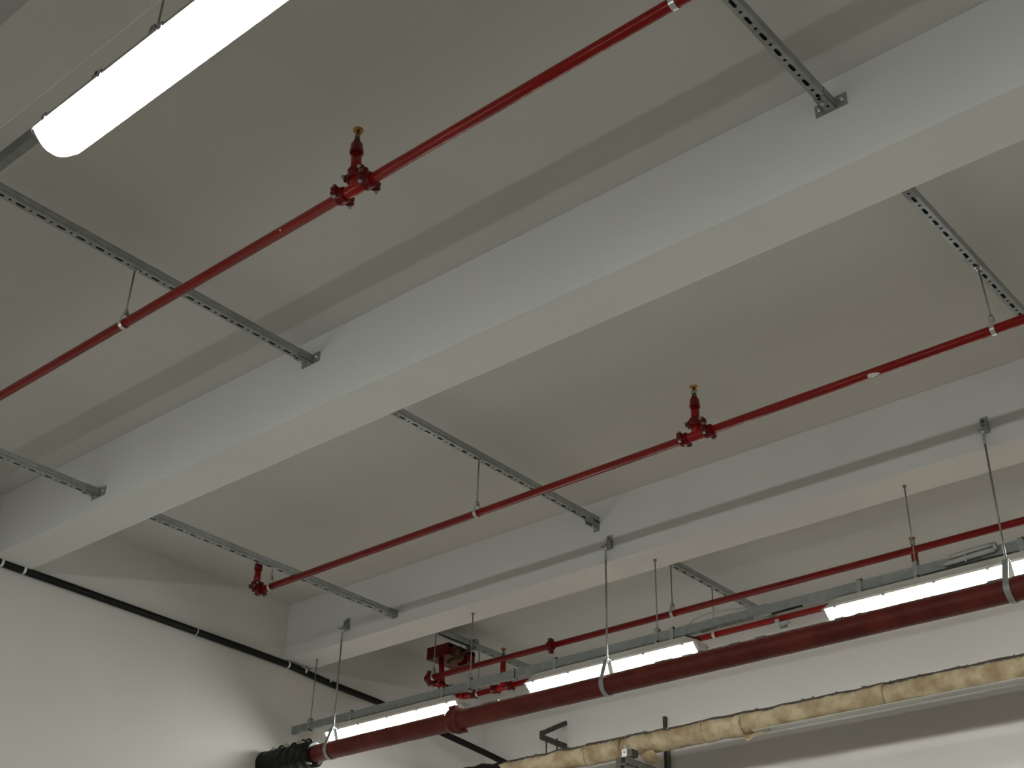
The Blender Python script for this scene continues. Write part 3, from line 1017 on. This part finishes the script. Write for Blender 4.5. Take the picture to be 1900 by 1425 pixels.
# scuffs on the crown and curls of loose wrap
rng = random.Random(11)
mb = MB()
for i in range(60):
    x = rng.uniform(-2.05, -0.3)*U
    a = math.radians(rng.uniform(80, 128))
    n_ = Vector((0, math.cos(a), math.sin(a)))
    p = Vector((x, yt*U, zt_*U+H)) + n_*(rt + .002)
    q = Matrix.Rotation(rng.uniform(-.6, .6), 3, n_)
    mb.obox(p, q @ AX, q @ n_.cross(AX), n_, rng.uniform(.003, .011), rng.uniform(.003, .007), rng.uniform(.002, .007))
fl = mb.build('wrap_crumbs', M['dirt'], ti)
fl['kind'] = 'stuff'
for (x, an, l) in ((-1.604, 118, .050), (-1.565, 114, .030)):
    a0 = math.radians(an)
    mb = MB()
    vs = []
    for k in range(6):
        a = a0 + k*l*2.4
        for s in (-1, 1):
            vs.append(Vector((x*U + s*.0045, yt*U + (rt+.014)*math.cos(a), zt_*U + H + (rt+.014)*math.sin(a))))
    mb.add(vs, [(2*k, 2*k+1, 2*k+3, 2*k+2) for k in range(5)], True)
    mb.build('paint_drip', M['white'], ti)
# cantilever support under the tan pipe
xs_ = -1.700
ts = thing('pipe_support', 'dirty galvanised arm under the tan insulated pipe, with a square plate', 'bracket', P(xs_, YB, .765))
mb = MB()
mb.box(P(xs_-.007, 2.318, .757), P(xs_+.007, YB, .7585)); 
mb.box(P(xs_-.007, 2.318, .757), P(xs_-.0062, YB, .773))
mb.box(P(xs_+.0062, 2.318, .757), P(xs_+.007, YB, .773))
mb.box(P(xs_-.007, 2.318, .7722), P(xs_-.003, YB, .773))
mb.box(P(xs_+.003, 2.318, .7722), P(xs_+.007, YB, .773))
mb.build('arm', M['dirt'], ts)
mb = MB().box(P(xs_-.010, 2.578, .735), P(xs_+.010, YB, .790))
mb.build('wall_plate', M['dirt'], ts)
mb = MB().box(P(xs_-.0065, 2.322, .7745), P(xs_+.0075, 2.325, .7915))
pl = mb.build('square_plate', M['zinc'], ts, 0.002)
MB().lathe(P(xs_+.001, 2.322, .784), (0, -1, 0), [(0, .005), (.006, .005)], 8).build('bolt', M['darksteel'], pl)
mb = MB()
mb.box(P(xs_+.009, 2.322, .773), P(xs_+.022, 2.345, .789))
mb.box(P(xs_-.022, 2.320, .735), P(xs_-.0085, 2.335, .774))
mb.build('clamp_block', M['darksteel'], ts, 0.004)
mb = MB()
for (dx, rr) in ((-.018, .004), (-.012, .003)):
    c0 = P(xs_+dx, yt, zt_)
    mb.tube([c0 + Vector((0, (rt+.012)*math.cos(a), (rt+.012)*math.sin(a))) for a in [math.radians(188+8*i) for i in range(11)]], rr, 6)
mb.build('u_bolt', M['zinc'], ts)
mb = MB()
vs = []
for i in range(5):
    for k in range(3):
        vs.append(P(xs_ + .010 + .045*i/4, 2.352 + .022*k, .789 - .007*k - .005*math.sin(i*1.4) - .0015*i))
mb.add(vs, [(i*3+k, (i+1)*3+k, (i+1)*3+k+1, i*3+k+1) for i in range(4) for k in range(2)], True)
o = mb.build('torn_wrap', M['paper'], ts)
sm = o.modifiers.new('solid', 'SOLIDIFY'); sm.thickness = .003
# vertical strut on the back wall behind the pipe
tw = thing('wall_strut', 'narrow dark upright steel strut on the back wall behind the tan pipe', 'strut', P(-1.766, YB, .70))
mb = MB().box(P(-1.769, 2.574, .68), P(-1.763, YB, .936))
mb.build('upright', M['darksteel'], tw)
mb = MB().box(P(-1.7625, 2.5765, .68), P(-1.7575, YB, .862))
mb.build('backing_strip', M['dirt'], tw)

# folded black bracket on the back wall with two rods
xv = -2.0745
tf = thing('wall_bracket', 'dark rusty triangular bracket on the back wall with two thin rods', 'bracket', P(xv, YB, .915))
W_ = .030
up = (1, 0, 0)
mb = MB()
mb.bar(P(xv, 2.494, .9185), P(xv, YB, .9165), .034, .040, up)
mb.build('arm', M['darksteel'], tf, 0.003)
mb = MB()
mb.bar(P(xv, 2.494, .9290), P(xv, YB, .9760), .034, .038, up)
mb.build('brace', M['darksteel'], tf, 0.003)
mb = MB()
mb.bar(P(xv, 2.494, .9140), P(xv, 2.494, .9345), .032, .034, (1, 0, 0))
mb.build('end_post', M['darksteel'], tf, 0.003)
for y, zt2 in ((2.510, .915), (2.552, .930)):
    MB().cyl(P(xv, y, .76), P(xv, y, zt2), .0055, 8).build('rod', M['darksteel'], tf)
